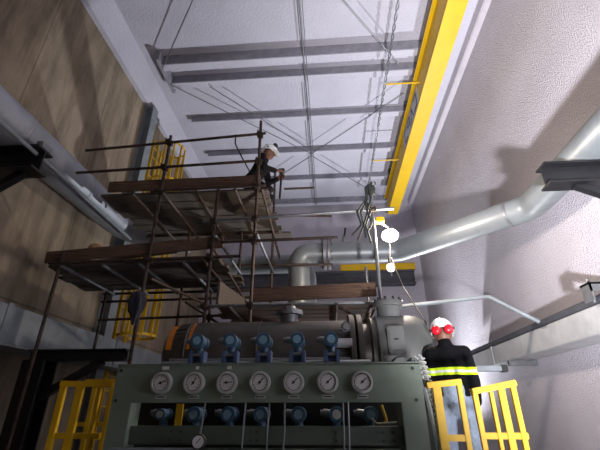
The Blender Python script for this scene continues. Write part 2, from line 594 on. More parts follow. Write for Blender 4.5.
# far end: dark wall girder and yellow bridge beam
mb = MB().ibeam((-4.75, 14.1, 6.12), (3.25, 14.1, 6.12), 0.3, 0.55, 0.06, 0.05)
tag(mb.build('wall_girder', M['dark_beam'], smooth=False), 'dark grey girder spanning the far wall', 'beam')
mb = MB().box(0.5, 3.3, 13.95, 14.2, 6.41, 6.66, 0.01)
tag(mb.build('end_girder', M['rail_yellow'], smooth=False), 'short yellow girder lying on the dark girder at the far wall', 'beam')

# ---------------------------------------------------------------- pipes on the right
def flange_pair(parent, c, ax, r_pipe):
    c = Vector(c); ax = Vector(ax).normalized()
    for s in (-1, 1):
        f = MB().lathe([(r_pipe + 0.11, 0), (r_pipe + 0.12, 0.01), (r_pipe + 0.12, 0.05), (r_pipe + 0.11, 0.06)], c + ax * (0.012 if s > 0 else -0.072), ax, 32).build('flange', M['galv'], parent)
        d, sd, u = frame(ax)
        mb = MB()
        for k in range(12):
            a = 2 * math.pi * (k + .5) / 12
            p = c + (sd * math.cos(a) + u * math.sin(a)) * (r_pipe + 0.075) + ax * (s * 0.072)
            mb.tube([p, p + ax * s * 0.03], 0.017, 6)
        mb.build('bolt_ring', M['coupler'], f)


PY, PZ, PR = 6.85, 4.32, 0.2
t = thing('process_pipe', 'large grey pipe with flanged elbow running from the scaffold to the right wall', 'pipe', (1.2, PY, 2.3))
pts = rounded([(-0.4, PY, 2.3), (-0.4, PY, PZ), (1.28, PY, PZ), (3.0, 5.2, PZ), (3.0, -2.0, PZ)], 0.34, 10)
# three runs: riser with elbow, diagonal, wall run
MB().tube(rounded([(-0.53, PY, 0.0), (-0.53, PY, PZ), (-0.02, PY, PZ)], 0.44, 14), PR, 32).build('riser', M['pipe_grey'], t)
MB().tube(rounded([(0.02, PY, PZ), (1.33, PY, PZ), (2.6, 5.63, PZ)], 0.4, 10), PR, 32).build('diagonal_run', M['pipe_grey'], t)
MB().tube(rounded([(2.6, 5.63, PZ), (3.02, 5.22, PZ), (3.02, 4.0, PZ), (3.02, -2.0, PZ)], 0.35, 10), PR, 32).build('wall_run', M['pipe_grey'], t)
MB().lathe([(PR + .004, 0), (PR + .006, .02), (PR + .004, .04)], (2.78, 5.45, PZ), (1, -1, 0), 32).build('weld_seam', M['galv'], t)
flange_pair(t, (0.0, PY, PZ), (1, 0, 0), PR)
v = MB().tube([(0.34, PY, PZ + PR - 0.02), (0.34, PY, PZ + PR + 0.12)], 0.035, 10).build('drain_valve', M['galv'], t)
MB().tube([(0.34, PY, PZ + PR + 0.12), (0.36, PY, PZ + PR + 0.2), (0.38, PY, PZ + PR + 0.32)], 0.02, 8).build('valve_lever', M['black'], v)

t = thing('header_pipe', 'grey pipe behind the scaffold poles, bending down behind the flanged elbow', 'pipe', (-1.5, 8.2, 2.3))
MB().tube(rounded([(-3.4, 8.2, 4.62), (-0.46, 8.2, 4.62), (-0.46, 8.2, 0.0)], 0.42, 12), 0.21, 32).build('run', M['pipe_grey'], t)
MB().lathe([(.215, 0), (.222, .03), (.215, .06)], (-1.7, 8.2, 4.62), (1, 0, 0), 32).build('weld_seam', M['galv'], t)

t = thing('pipe_bracket', 'black steel cantilever bracket holding the big pipe on the right wall', 'bracket', (3.0, 3.85, 3.85))
MB().ibeam((2.45, 3.85, 3.98), (3.6, 3.85, 3.98), 0.2, 0.27, 0.025, 0.018).build('cantilever', M['black_steel'], t, smooth=False)
MB().box(3.56, 3.6, 3.7, 4.0, 3.75, 4.25).build('wall_plate', M['black_steel'], t, smooth=False)
MB().bar((2.75, 3.85, 3.86), (3.58, 3.85, 3.45), 0.08, 0.08).build('knee_brace', M['black_steel'], t, smooth=False)

# right duct
t = thing('cable_duct', 'pale grey box duct along the right wall behind the worker', 'duct', (3.35, 6, 2.4))
MB().box(3.15, 3.58, 0.5, 9.6, 2.42, 2.74, 0.01).build('casing', M['duct_grey'], t)
for y in (2.4, 8.1):
    MB().box(3.14, 3.59, y - 0.03, y + 0.03, 2.41, 2.75).build('joint_strap', M['duct_grey'], t, smooth=False)
for y in (1.5, 4.6, 7.4):
    mb = MB().box(3.12, 3.6, y - 0.04, y + 0.04, 2.33, 2.41)
    mb.build('support_bracket', M['galv'], t, smooth=False)
CP = [(3.21, 2.99, 0.055, 'dark_beam', 'dark grey conduit lying on the right duct, nearest the hall'),
      (3.36, 2.92, 0.085, 'pipe_grey', 'pale thicker conduit lying on the right duct, behind the dark one')]
for x, z, r, m_, lab in CP:
    o = MB().tube([(x, 0.5, z - (0.17 - 0.0)), (x, 2, z - 0.1), (x, 9.7, z - 0.1)] if False else [(x, 0.5, 2.745 + r), (x, 9.9, 2.745 + r)], r, 16).build('conduit', M[m_])
    tag(o, lab, 'conduit', 'conduits on the right duct')
for k, x in enumerate((3.47, 3.53)):
    o = MB().tube([(x, 0.6, 2.765), (x, 9.5, 2.765)], 0.022, 8).build('power_cable', M['black'])
    tag(o, ['black cable lying on the right duct behind the grey conduits', 'black cable lying on the right duct, hard against the wall'][k], 'cable', 'black cables on the right duct')
t = thing('conduit_clamp', 'grey channel bracket with bolts clamping the conduits on the right duct', 'bracket', (3.3, 5.0, 2.75))
mb = MB().box(3.04, 3.6, 4.58, 4.76, 2.94, 2.97, 0.004)
mb.box(3.04, 3.06, 4.58, 4.76, 2.76, 2.97)
mb.box(3.04, 3.6, 4.58, 4.595, 2.86, 2.97)
mb.build('channel', M['galv'], t)
for x in (3.1, 3.5):
    MB().tube([(x, 4.68, 2.75), (x, 4.68, 3.03)], 0.018, 8).build('bolt', M['galv'], t)

t = thing('bent_conduit', 'thin grey tube bent down onto the right duct beside the white-helmeted worker', 'tube', (1.8, 5.9, 2.7))
MB().tube(rounded([(0.98, 5.9, 2.70), (0.98, 5.9, 3.03), (2.42, 5.9, 3.17), (3.05, 5.9, 2.78)], 0.12, 6), 0.03, 12).build('tube', M['steel_grey'], t)
MB().box(0.9, 1.06, 5.82, 5.98, 2.60, 2.70, 0.01).build('gland', M['steel_grey'], t)
t = thing('steel_stand', 'short dark grey bar sticking out to the right behind the standing worker', 'stand', (1.66, 5.0, 0))
MB().box(1.60, 2.06, 4.95, 5.03, 2.03, 2.09, 0.006).build('arm', M['steel_grey'], t)
MB().box(2.0, 2.07, 4.94, 5.04, 2.02, 2.10, 0.006).build('end_cap', M['black_steel'], t)
MB().box(1.56, 1.64, 4.95, 5.03, 0, 2.09, 0.006).build('post', M['steel_grey'], t)

# ---------------------------------------------------------------- pipes and duct on the left
t = thing('insulated_pipe', 'large silver jacketed pipe running along the brown concrete wall', 'pipe', (-4.4, 4, 4.93))
MB().tube(rounded([(-4.4, -2.5, 5.24), (-4.4, 7.15, 5.24), (-3.6, 7.5, 5.0), (-3.0, 7.5, 5.0)], 0.4, 10), 0.3, 40).build('jacketing', M['jacket_metal'], t)
for y in (0.6, 2.4, 4.0, 5.6):
    MB().lathe([(0.302, 0), (0.309, 0.015), (0.309, 0.045), (0.302, 0.06)], (-4.4, y, 5.24), (0, 1, 0), 40).build('jacket_band', M['jacket_metal'], t)
o = MB().tube([(-4.02, -2, 4.86), (-4.02, 4.2, 4.86), (-4.1, 7.1, 4.86)], 0.032, 10).build('small_pipe', M['steel_grey'])
tag(o, 'thin grey pipe running just below the silver jacketed pipe', 'pipe')
t = thing('pipe_bracket', 'black steel cantilever bracket under the silver pipe on the brown wall', 'bracket', (-4.4, 4.15, 4.4))
MB().ibeam((-4.9, 4.15, 4.74), (-3.9, 4.15, 4.74), 0.3, 0.36, 0.025, 0.018).build('cantilever', M['black_steel'], t, smooth=False)
MB().box(-4.9, -4.86, 3.9, 4.4, 4.45, 5.0).build('wall_plate', M['black_steel'], t, smooth=False)
MB().bar((-4.1, 4.15, 4.56), (-4.88, 4.15, 4.0), 0.1, 0.1).build('knee_brace', M['black_steel'], t, smooth=False)
MB().box(-4.0, -3.9, 4.05, 4.25, 4.92, 5.02, 0.01).build('pipe_stop', M['galv'], t)

t = thing('cable_duct', 'grey box duct along the brown concrete wall, above the black frame', 'duct', (-4.45, 6, 2.37))
MB().box(-4.6, -4.2, 0.5, 10.4, 2.4, 2.88, 0.01).build('casing', M['steel_grey'], t)
MB().box(-4.61, -4.17, 0.5, 10.4, 2.37, 2.4).build('bottom_flange', M['steel_grey'], t, smooth=False)
for y in (4.75, 7.6):
    MB().box(-4.61, -4.18, y - 0.04, y + 0.04, 2.37, 2.9).build('joint_strap', M['steel_grey'], t, smooth=False)

t = thing('support_frame', 'black steel frame with diagonal brace standing below the left duct', 'frame', (-3.6, 5.2, 0))
MB().ibeam((-3.93, 5.25, 0), (-3.93, 5.25, 2.22), 0.3, 0.3, 0.03, 0.02, up=(0, 1, 0)).build('post', M['black_steel'], t, smooth=False)
MB().ibeam((-4.1, 5.25, 2.29), (-2.72, 5.25, 2.29), 0.16, 0.15, 0.02, 0.02).build('beam', M['black_steel'], t, smooth=False)
MB().bar((-3.85, 5.25, 1.75), (-3.05, 5.25, 2.22), 0.09, 0.09).build('diagonal', M['black_steel'], t, smooth=False)
MB().box(-4.15, -3.7, 5.03, 5.47, 0, 0.03).build('base_plate', M['black_steel'], t, smooth=False)

# caged ladder
t = thing('caged_ladder', 'yellow caged ladder climbing the brown wall behind the scaffold', 'ladder', (-4.4, 8.7, 0))
for y in (8.42, 8.92):
    MB().bar((-4.76, y, 0.3), (-4.76, y, 8.5), 0.06, 0.05).build('stile', M['yellow'], t, smooth=False)
for k in range(27):
    z = 0.5 + k * 0.3
    MB().tube([(-4.76, 8.42, z), (-4.76, 8.92, z)], 0.014, 8).build('rung', M['yellow'], t)
for z in (3.15, 4.5, 5.9, 7.2, 8.35):
    mb = MB()
    pts = [(-4.76, 8.42, z)] + arc((-4.36, 8.67, z), 0.4, R(218), R(-38 - 0) + 2 * math.pi if False else R(502), (1, 0, 0), (0, 1, 0), 20) + [(-4.76, 8.92, z)]
    for p, q in zip(pts[:-1], pts[1:]):
        mb.bar(p, q, 0.012, 0.06)
    mb.build('hoop', M['yellow'], t, smooth=False)
for a in (-118, -85, -52, -20, 12, 45, 78, 110):
    x, y = -4.36 + 0.4 * math.cos(R(a)), 8.67 + 0.4 * math.sin(R(a))
    MB().bar((x, y, 3.12), (x, y, 8.38), 0.05, 0.02).build('cage_bar', M['yellow'], t, smooth=False)
for z in (1.4, 4.2, 7.0):
    MB().box(-4.9, -4.72, 8.41, 8.43, z - 0.03, z + 0.03).build('wall_bracket', M['yellow'], t, smooth=False)

# ---------------------------------------------------------------- machine: vessel, motor, instrument rack
VY, VZ, VR = 4.3, 2.16, 0.34
t = thing('pressure_vessel', 'long horizontal steel vessel behind the gauge panel', 'vessel', (-0.6, VY, 1.2))
MB().lathe([(0.02, -1.80), (0.12, -1.785), (0.22, -1.75), (0.29, -1.69), (0.33, -1.6), (VR, -1.5), (VR, 0.2), (VR + .01, 0.2)], (0, VY, VZ), (1, 0, 0), 48).build('shell', M['vessel'], t)
for x, r, w in ((-1.5, .345, .03), (-0.75, .35, .02), (0.2, .40, .06), (0.28, .40, .06), (0.42, .37, .05)):
    f = MB().lathe([(r - .01, 0), (r, .008), (r, w - .008), (r - .01, w)], (x, VY, VZ), (1, 0, 0), 48).build('flange' if w > .04 else 'shell_band', M['vessel'], t)
MB().lathe([(.3, 0.3), (.3, .5)], (0, VY, VZ), (1, 0, 0), 40).build('neck', M['vessel'], t)
nz = MB().lathe([(.1, 0), (.1, .1), (.15, .1), (.15, .15), (.08, .15), (.07, .2)], (-0.44, VY, VZ + VR - .03), (0, 0, 1), 24).build('top_nozzle', M['galv'], t)
for x in (-1.2, 0.1):
    MB().box(x - .1, x + .1, VY - .3, VY + .3, 0.62, VZ - .2).build('saddle', M['green_dark'], t, smooth=False)
MB().tube([(-1.6, VY - .36, VZ - .1), (0.2, VY - .36, VZ - .1)], 0.02, 8).build('impulse_line', M['galv'], t)
MB().tube([(0.02, VY - .37, VZ + .05), (0.22, VY - .37, VZ + .05)], 0.045, 12).build('sight_tube', M['duct_grey'], t)
MB().lathe([(.05, 0), (.05, .05), (.03, .05), (.03, .1)], (0.16, VY - .33, VZ + .2), (0, -1, 0), 14).build('plug', M['galv'], t)
# orange notice painted round the left end, with dark rows of writing
o = MB()
vs = []
for i in range(7):
    a = R(2 + i * 10)
    for x in (-1.68, -1.42):
        rr = VR + .004 if x > -1.5 else 0.316
        vs.append((x, VY - rr * math.cos(a), VZ + rr * math.sin(a)))
o.add(vs, [(2 * i, 2 * i + 1, 2 * i + 3, 2 * i + 2) for i in range(6)])
og = o.build('warning_label', M['orange'], t, label='orange warning label with worn dark writing')
mb = MB()
for i in range(3):
    a = R(20 + i * 11)
    mb.bar((-1.62, VY - .327 * math.cos(a), VZ + .327 * math.sin(a)), (-1.5, VY - .346 * math.cos(a), VZ + .346 * math.sin(a)), .012, .004)
mb.build('writing', M['ink'], og, smooth=False)

t = thing('drive_motor', 'grey drive motor with rounded end to the left of the standing worker', 'motor', (0.78, VY, 1.2))
MB().lathe([(.1, .47), (.36, .47), (.38, .49), (.38, .85), (.37, .92), (.33, .99), (.26, 1.03), (.1, 1.05), (.02, 1.05)], (0, VY, VZ), (1, 0, 0), 48).build('body', M['motor'], t)
b = MB().box(.56, .72, VY - .43, VY - .3, VZ - .07, VZ + .2, .01).build('terminal_box', M['motor'], t)
MB().box(.58, .70, VY - .436, VY - .43, VZ - .03, VZ + .16).build('cover', M['motor'], b, smooth=False)
MB().tube([(.62, VY - .437, VZ + .07), (.66, VY - .437, VZ + .07)], .008, 6).build('latch', M['ink'], b)
n = MB().lathe([(.13, 0), (.13, .12), (.155, .12), (.155, .17), (.14, .19)], (.66, VY, VZ + .36), (0, 0, 1), 28).build('top_flange', M['motor'], t)
mb = MB()
for k in range(10):
    a = 2 * math.pi * k / 10
    mb.tube([(.66 + .138 * math.cos(a), VY + .138 * math.sin(a), VZ + .535), (.66 + .138 * math.cos(a), VY + .138 * math.sin(a), VZ + .575)], .014, 6)
mb.build('bolt_ring', M['ink'], n)
MB().lathe([(.11, 0), (.11, .07), (.06, .07), (.05, .1)], (.68, VY - .36, VZ - .2), (0, -1, 0), 20).build('side_port', M['motor'], t)
MB().box(.5, 1.0, VY - .28, VY + .28, .62, VZ - .3).build('pedestal', M['green_dark'], t, smooth=False)

# gauge panel
GX0, GX1, GY = -1.40, 0.56, 2.6
t = thing('gauge_panel', 'green steel instrument panel with a row of seven round gauges', 'panel', (-0.42, GY, 0))
MB().box(GX0, GX1, GY, GY + .03, 1.652, 1.88, .004).build('board', M['green'], t)
MB().box(GX0, GX1, GY, GY + .12, 1.87, 1.885).build('top_return', M['green'], t, smooth=False)
MB().box(GX0, GX0 + .13, GY + .002, GY + .15, 0, 1.66, .004).build('post', M['green'], t)
MB().box(GX1 - .14, GX1, GY + .002, GY + .2, 0, 1.66, .004).build('post', M['green'], t)
MB().box(GX0 + .13, GX1 - .14, GY + .05, GY + .09, 1.42, 1.522, .003).build('crossbeam', M['green_dark'], t)
MB().box(GX0 + .13, GX1 - .14, GY - .02, GY + .2, 1.37, 1.395, .003).build('shelf', M['green_dark'], t)
MB().box(GX0 + .06, GX0 + .6, GY - .06, GY + .02, 1.30, 1.405, .008).build('lower_box', M['steel_grey'], t)
MB().box(GX1 - .38, GX1 - .12, GY - .06, GY + .02, 1.30, 1.395, .008).build('lower_box', M['steel_grey'], t)
MB().box(GX0 - .1, GX1 - .06, GY + .385, GY + .395, 0.7, 1.7).build('shade_sheet', M['black_steel'], t, smooth=False)  # black sheet added to stand in for the darkness inside the panel opening
mb = MB()
for x in (-1.0, -.94, -.55, -.50, -.46, .02, .07, .30, .36):
    for z in (1.445, 1.49):
        mb.tube([(x, GY + .05, z), (x, GY + .04, z)], .006, 6)
mb.build('bolt_heads', M['ink'], t)
mb = MB()
for z in (1.665, 1.845):
    for x in (GX0 + .03, GX1 - .05):
        mb.tube([(x, GY, z), (x, GY - .006, z)], .01, 8)
mb.build('screw_heads', M['ink'], t)
for x, y_ in ((-.535, .015), (-.385, .012), (-.29, .02), (-.79, .02), (.068, .02), (.10, .03)):
    MB().tube([(x, GY + .03 - y_, 1.655), (x + random.uniform(-.01, .01), GY + .02 - y_, 1.5), (x - .01, GY + .02 - y_, 1.3)], .0055, 8).build('impulse_tube', M['galv'], t)
NEED = [100, 80, 85, 48, 45, 42, 40]
for k in range(7):
    x = -1.078 + k * 0.2115
    z = 1.766
    r = .066
    rd = r - .017
    g = MB().lathe([(r - .018, .008), (r - .014, 0.0), (r - .002, .002), (r, .01), (r, .045), (r - .01, .045)], (x, GY - .045, z), (0, 1, 0), 36).build('gauge', M['bezel'], t)
    # ring only: replace front disc by the dial just behind the rim
    MB().lathe([(r - .017, 0), (r - .017, .004)], (x, GY - .0385, z), (0, 1, 0), 32).build('seat_ring', M['ink'], g)
    MB().lathe([(r - .021, 0), (r - .021, .004)], (x, GY - .0395, z), (0, 1, 0), 32).build('dial', M['white'], g)
    mb = MB()
    for j in range(11):
        a = R(225 - j * 27)
        mb.bar((x + math.cos(a) * (r - .033), GY - .041, z + math.sin(a) * (r - .033)), (x + math.cos(a) * (r - .024), GY - .041, z + math.sin(a) * (r - .024)), .002, .004 if j % 5 else .006, up=(0, 1, 0))
    mb.build('tick_marks', M['ink'], g, smooth=False)
    a = R(NEED[k]) if k > 2 else R([20, 60, 5][k])
    mb = MB().bar((x - math.cos(a) * .016, GY - .043, z - math.sin(a) * .016), (x + math.cos(a) * .036, GY - .043, z + math.sin(a) * .036), .005, .003, up=(0, 1, 0))
    mb.lathe([(.008, 0), (.008, .006)], (x, GY - .046, z), (0, 1, 0), 12)
    mb.build('needle', M['ink'], g, smooth=False)
    pl = MB().box(x - .034, x + .034, GY - .004, GY, 1.675, 1.695).build('name_plate', M['plate'], t, smooth=False)
    MB().box(x - .026, x + .026, GY - .005, GY - .004, 1.682, 1.688).build('writing', M['ink'], pl, smooth=False)
    if k in (0, 1, 2):
        w = (.022, .010, .014)[k]
        MB().box(x + .004 - w, x + .004 + w, GY - .004, GY, 1.848, 1.868).build('tag', M['white'], t, smooth=False, label='white paper tag')

# a small loose gauge in front of the lower box
t = thing('small_gauge', 'small white-faced gauge at the bottom left of the green panel', 'gauge', (-.78, GY - .1, 1.395))
MB().lathe([(.034, .004), (.036, 0), (.04, .003), (.04, .04), (.02, .04)], (-.785, GY - .08, 1.443), (0, 1, 0), 28).build('case', M['black'], t)
MB().lathe([(.033, 0), (.033, .004)], (-.785, GY - .0815, 1.443), (0, 1, 0), 28).build('dial', M['white'], t)
MB().bar((-.795, GY - .0825, 1.435), (-.77, GY - .0825, 1.462), .004, .002, up=(0, 1, 0)).build('needle', M['ink'], t, smooth=False)
MB().tube([(-.785, GY - .06, 1.405), (-.785, GY - .06, 1.39)], .01, 8).build('stem', M['galv'], t)


# transmitters
def transmitter(x, y, z, r, face, lab, grp, bracket=True):
    t = thing('pressure_transmitter', lab, 'transmitter', (x, y, z - .2), grp)
    h = MB().lathe([(r * .72, -.005), (r * .78, -.012), (r, -.01), (r * 1.03, .01), (r, .045), (r * .86, .05), (r * .86, .11), (r, .115), (r, .15), (r * .6, .16)], (x, y, z), (0, 1, 0), 28).build('housing', M['blue'], t)
    MB().lathe([(r * .6, 0), (r * .6, .008)], (x, y - .014, z), (0, 1, 0), 24).build('meter_face', M[face], h)
    MB().lathe([(.026, 0), (.026, .05), (.018, .05), (.018, .07)], (x - r * .8, y + .08, z + .004), (-1, 0, .1), 14).build('conduit_gland', M['galv'], t)
    MB().lathe([(.024, 0), (.028, .02), (.03, .06)], (x, y + .08, z - r * .85), (0, 0, -1), 16).build('sensor_neck', M['blue'], t)
    if bracket:
        mb = MB()
        for s in (-1, 1):
            mb.box(x + s * .045 - .014, x + s * .045 + .014, y + .01, y + .11, z - r - .15, z - r - .02, .004)
        mb.box(x - .04, x + .04, y + .06, y + .1, z - r - .13, z - r - .05, .004)
        f = mb.build('sensor_flange', M['blue_dark'], t)
        MB().tube([(x - .03, y + .03, z - r - .05), (x + .03, y + .03, z - r - .05)], .014, 10).build('manifold_bolt', M['galv'], f)
    return t


TY = 3.0
UPL = ['blue transmitter above the panel, beside the orange label of the vessel',
       'blue transmitter above the panel, second in the upper row from the left',
       'blue transmitter above the panel, in front of the long scaffold pole foot',
       'blue transmitter above the panel, fourth in the upper row from the left',
       'blue transmitter above the panel, rightmost of the upper row']
for k in range(5):
    transmitter(-1.02 + k * .258, TY, 2.095, .053, 'face_blue', UPL[k], 'blue transmitters above the panel')
o = MB().tube([(-1.3, TY + .08, 1.93), (.3, TY + .08, 1.93)], .024, 10)
for x in (-1.22, .22):
    o.tube([(x, TY + .08, 1.93), (x, TY + .08, .0)], .024, 10)
o = o.build('instrument_stand', M['steel_grey'])
tag(o, 'grey tube stand carrying the upper row of blue transmitters', 'stand')
LOX = [(-1.15, 'white', 'dark-cased transmitter with a white face, far left in the opening under the panel'),
       (-.92, 'face_blue', 'blue transmitter under the panel, below the second gauge'),
       (-.69, 'face_blue', 'blue transmitter under the panel, below the third gauge'),
       (-.47, 'face_blue', 'blue transmitter under the panel, below the fourth gauge'),
       (-.22, 'face_blue', 'blue transmitter under the panel, below the fifth gauge'),
       (.03, 'white', 'transmitter with a large white face under the panel, below the sixth gauge'),
       (.25, 'face_blue', 'blue transmitter under the panel, rightmost of the lower row')]
for x, fm, lab in LOX:
    transmitter(x, GY + .2, 1.585, .048 if x > -1.1 else .036, fm, lab, 'transmitters under the panel', False)
o = MB().tube([(-1.27, GY + .29, 1.49), (.42, GY + .29, 1.49)], .016, 8).build('instrument_rail', M['steel_grey'])
tag(o, 'thin grey rail behind the panel carrying the lower row of transmitters', 'rail')
# yellow valve handles behind the panel
o = MB().box(-1.045, -1.0, GY + .2, GY + .22, 1.50, 1.65).build('valve_strap', M['yellow'], smooth=False)
tag(o, 'yellow strap in the panel opening between the first two lower transmitters', 'strap')
o = MB().tube(rounded([(.33, GY + .25, 1.64), (.36, GY + .25, 1.53), (.27, GY + .25, 1.53)], .03), .009, 8).build('yellow_tube', M['yellow'])
tag(o, 'bent yellow tube at the right end of the panel opening', 'tube')
o = MB().tube(rounded([(.25, GY + .13, 1.56), (.28, GY + .15, 1.53), (.34, GY + .13, 1.535), (.40, GY + .13, 1.54)], .03), .008, 8).build('white_hose', M['hose'])
tag(o, 'short white hose beside the rightmost lower transmitter', 'hose')
mb = MB()
for k in range(34):
    pass
# spiral wrapped hose bundle by the right post
pts = []
for i in range(260):
    s = i / 259
    a = s * 2 * math.pi * 26
    cx = .60 + .07 * math.sin(s * 2.0); cy = GY + .14 - .02 * s; cz = 1.92 - s * .75
    pts.append((cx + .022 * math.cos(a), cy + .022 * math.sin(a), cz))
t = thing('hose_bundle', 'bundle of pale hoses in spiral wrap hanging by the right edge of the panel', 'hose', (.62, GY + .1, 1.15))
MB().tube(pts, .0065, 6).build('spiral_wrap', M['hose'], t)
for j in range(4):
    dx = (j - 1.5) * .014
    MB().tube(rounded([(.52 + dx, GY + .2, 1.88 - j * .01), (.58 + dx, GY + .15, 1.945 + j * .008), (.60 + dx, GY + .14, 1.85), (.64 + dx, GY + .13, 1.5), (.66 + dx, GY + .12, 1.1)], .06), .007, 8).build('hose', M['hose' if j % 2 else 'steel_grey'], t)

# ---------------------------------------------------------------- platforms and yellow guard rails
def platform(lab, x0, x1, y0, y1):
    t = thing('steel_platform', lab, 'platform', ((x0 + x1) / 2, (y0 + y1) / 2, 0), 'raised platforms beside the machine')
    MB().box(x0, x1, y0, y1, .77, .82).build('deck', M['steel_grey'], t, smooth=False)
    for x in (x0 + .05, x1 - .05):
        for y in (y0 + .05, y1 - .05):
            MB().box(x - .04, x + .04, y - .04, y + .04, 0, .77).build('leg', M['steel_grey'], t, smooth=False)
    return t


platform('raised steel platform the standing worker is on, right of the machine', .66, 2.3, 2.62, 4.0)
platform('raised steel platform at the left end of the machine', -3.2, -1.45, 2.62, 3.9)


def guard(name, lab, y, posts, top, mids, w=.035):
    """a flat-bar guard: posts (x bottom, x top, width), straight top and mid rails"""
    t = thing(name, lab, 'guard rail', (posts[0][0], y, .82), 'yellow guard rails at the machine')
    for xb, xt, pw in posts:
        MB().bar((xb, y, .82), (xt, y, top[2] if xt <= (top[0] + top[1]) / 2 else top[3]), pw, .03, .003, up=(0, 1, 0)).build('post', M['yellow'], t)
    MB().bar((top[0], y, top[2]), (top[1], y, top[3]), .05, .035, .003, up=(0, 0, 1)).build('top_rail', M['yellow'], t)
    for x0, x1, z in mids:
        MB().bar((x0, y + .01, z), (x1, y + .01, z), .03, .035, .003, up=(0, 0, 1)).build('mid_rail', M['yellow'], t)
    return t


guard('guard_rail', 'yellow guard rail in front of the standing worker, next to the panel', 2.68,
      [(.66, .66, .05), (.80, .80, .03)], (.60, .815, 1.75, 1.77), [(.66, .80, 1.46)])
guard('guard_rail', 'yellow guard rail to the right of the standing worker', 2.72,
      [(.91, .90, .03), (1.0, 1.0, .022), (1.065, 1.065, .04), (1.14, 1.14, .03)], (.885, 1.16, 1.715, 1.765), [(.91, 1.17, 1.47)])
guard('guard_rail', 'yellow guard rail at the left end of the green panel, nearer one', 2.72,
      [(-1.82, -1.82, .04), (-1.70, -1.70, .05), (-1.56, -1.56, .025)], (-1.84, -1.47, 1.775, 1.765), [(-1.82, -1.5, 1.46)])
guard('guard_rail', 'yellow guard rail behind the nearer one at the left end of the panel', 3.75,
      [(-2.2, -2.2, .04), (-2.03, -2.03, .04)], (-2.3, -1.9, 1.86, 1.86), [(-2.3, -1.9, 1.5)])

# ---------------------------------------------------------------- scaffold
t = thing('tube_scaffold', 'rusty tube and coupler scaffold rising behind the machine', 'scaffold', (-1.6, 5.7, 0))
TR = .024
STD = [(-3.86, 5.0, 3.72), (-2.55, 5.0, 5.78), (-1.64, 5.0, 4.75), (-1.03, 5.0, 6.0),
       (-1.0, 6.55, 6.05), (-1.6, 6.55, 4.68), (-2.52, 6.3, 5.0), (-3.86, 6.3, 3.72), (-2.0, 6.35, 3.5)]
for x, y, z in STD:
    MB().tube([(x, y, 0.02), (x, y, z)], TR, 12).build('standard', M['rust'], t)
for x, y, z in ((.68, 5.0, 4.62), (.68, 6.5, 3.9)):
    MB().tube([(x, y, 0.02), (x, y, z)], TR, 12).build('standard', M['galv'], t, label='bright galvanised pole')


def ledger(p, q, m='rust', lab=None):
    MB().tube([p, q], TR * .93, 12).build('ledger', M[m], t, label=lab)


YL = 5.0 - 2 * TR
ledger((-3.95, YL, 5.52), (-0.93, YL, 5.70))
ledger((-4.0, YL, 5.08), (-1.02, YL, 5.16))
ledger((-0.8, 6.5, 5.57), (-0.2, 6.5, 5.57))
ledger((-1.1, 6.6, 5.05), (0.12, 6.6, 4.98))
ledger((-1.8, YL, 4.12), (0.98, YL, 4.23), 'galv', 'bright galvanised tube')
ledger((-1.5, YL, 3.78), (0.16, YL, 3.80))
ledger((-4.0, YL, 3.53), (-1.2, YL, 3.56))
ledger((-1.75, 6.6, 4.03), (0.1, 6.6, 4.0))
ledger((-1.75, 6.6, 3.42), (0.75, 6.6, 3.44))
ledger((-3.95, 6.36, 3.47), (-1.2, 6.36, 3.48))
ledger((-3.95, 6.36, 3.33), (-1.2, 6.36, 3.36))
ledger((-1.75, YL, 2.86), (0.95, YL, 2.87), 'galv', 'bright galvanised tube')
ledger((-2.7, YL, 4.68), (-0.9, YL, 4.70))
ledger((-3.5, 6.62, 4.68), (-0.9, 6.62, 4.68))
ledger((-4.25, 5.85, 3.86), (-2.5, 5.85, 4.02))
ledger((-3.9, 6.3, 3.0), (-1.5, 6.3, 3.05))


def transom(x, y0, y1, z, m='galv'):
    MB().tube([(x, y0, z), (x, y1, z)], TR * .93, 12).build('transom', M[m], t, label='bright galvanised tube' if m == 'galv' else None)


for x in (-2.95, -2.47, -1.95, -1.35):
    transom(x, 4.9, 6.75, 4.62, 'rust')
for x in (-3.75, -3.15, -2.62, -1.98):
    transom(x, 4.9, 6.4, 3.46)
transom(-1.58, 4.9, 6.6, 3.87)
transom(-0.98, 4.9, 6.6, 3.87)
transom(-1.72, 4.9, 6.3, 3.5, 'rust')
for x in (-1.3, -.5, .1, .62):
    transom(x, 4.9, 6.6, 2.84, 'rust')


def brace(p, q):
    MB().tube([p, q], TR * .9, 10).build('brace', M['rust'], t)


brace((-2.5, 5.08, 3.3), (-1.9, 6.2, 3.15))
brace((-2.45, 6.36, 3.3), (-1.55, 6.36, 2.75))
brace((-1.75, 5.1, 3.9), (-1.15, 6.5, 2.9))
brace((-0.97, 5.05, 4.7), (-0.85, 6.5, 4.1))
for x, y, z in ((-2.55, 5, 5.62), (-2.55, 5, 5.12), (-2.55, 5, 4.68), (-2.55, 5, 3.56), (-1.03, 5, 5.69), (-1.03, 5, 5.16), (-1.03, 5, 4.70), (-1.03, 5, 4.15),
                (-1.03, 5, 3.79), (-1.03, 5, 2.86), (-1.64, 5, 4.13), (-1.64, 5, 3.56), (-1.64, 5, 2.86), (-3.86, 5, 3.55), (.68, 5, 4.22), (.68, 5, 2.87),
                (-1.0, 6.55, 5.0), (-1.0, 6.55, 4.02), (-1.0, 6.55, 3.43), (-1.6, 6.55, 3.43), (-2.0, 6.35, 3.02), (.68, 6.5, 3.44)):
    mb = MB().box(x - .045, x + .045, y - .095, y + .04, z - .04, z + .04, .012)
    mb.tube([(x + .03, y - .05, z), (x + .075, y - .06, z)], .013, 6)
    mb.tube([(x - .02, y - .1, z + .02), (x - .02, y - .125, z + .02)], .012, 6)
    mb.build('coupler', M['coupler'], t)


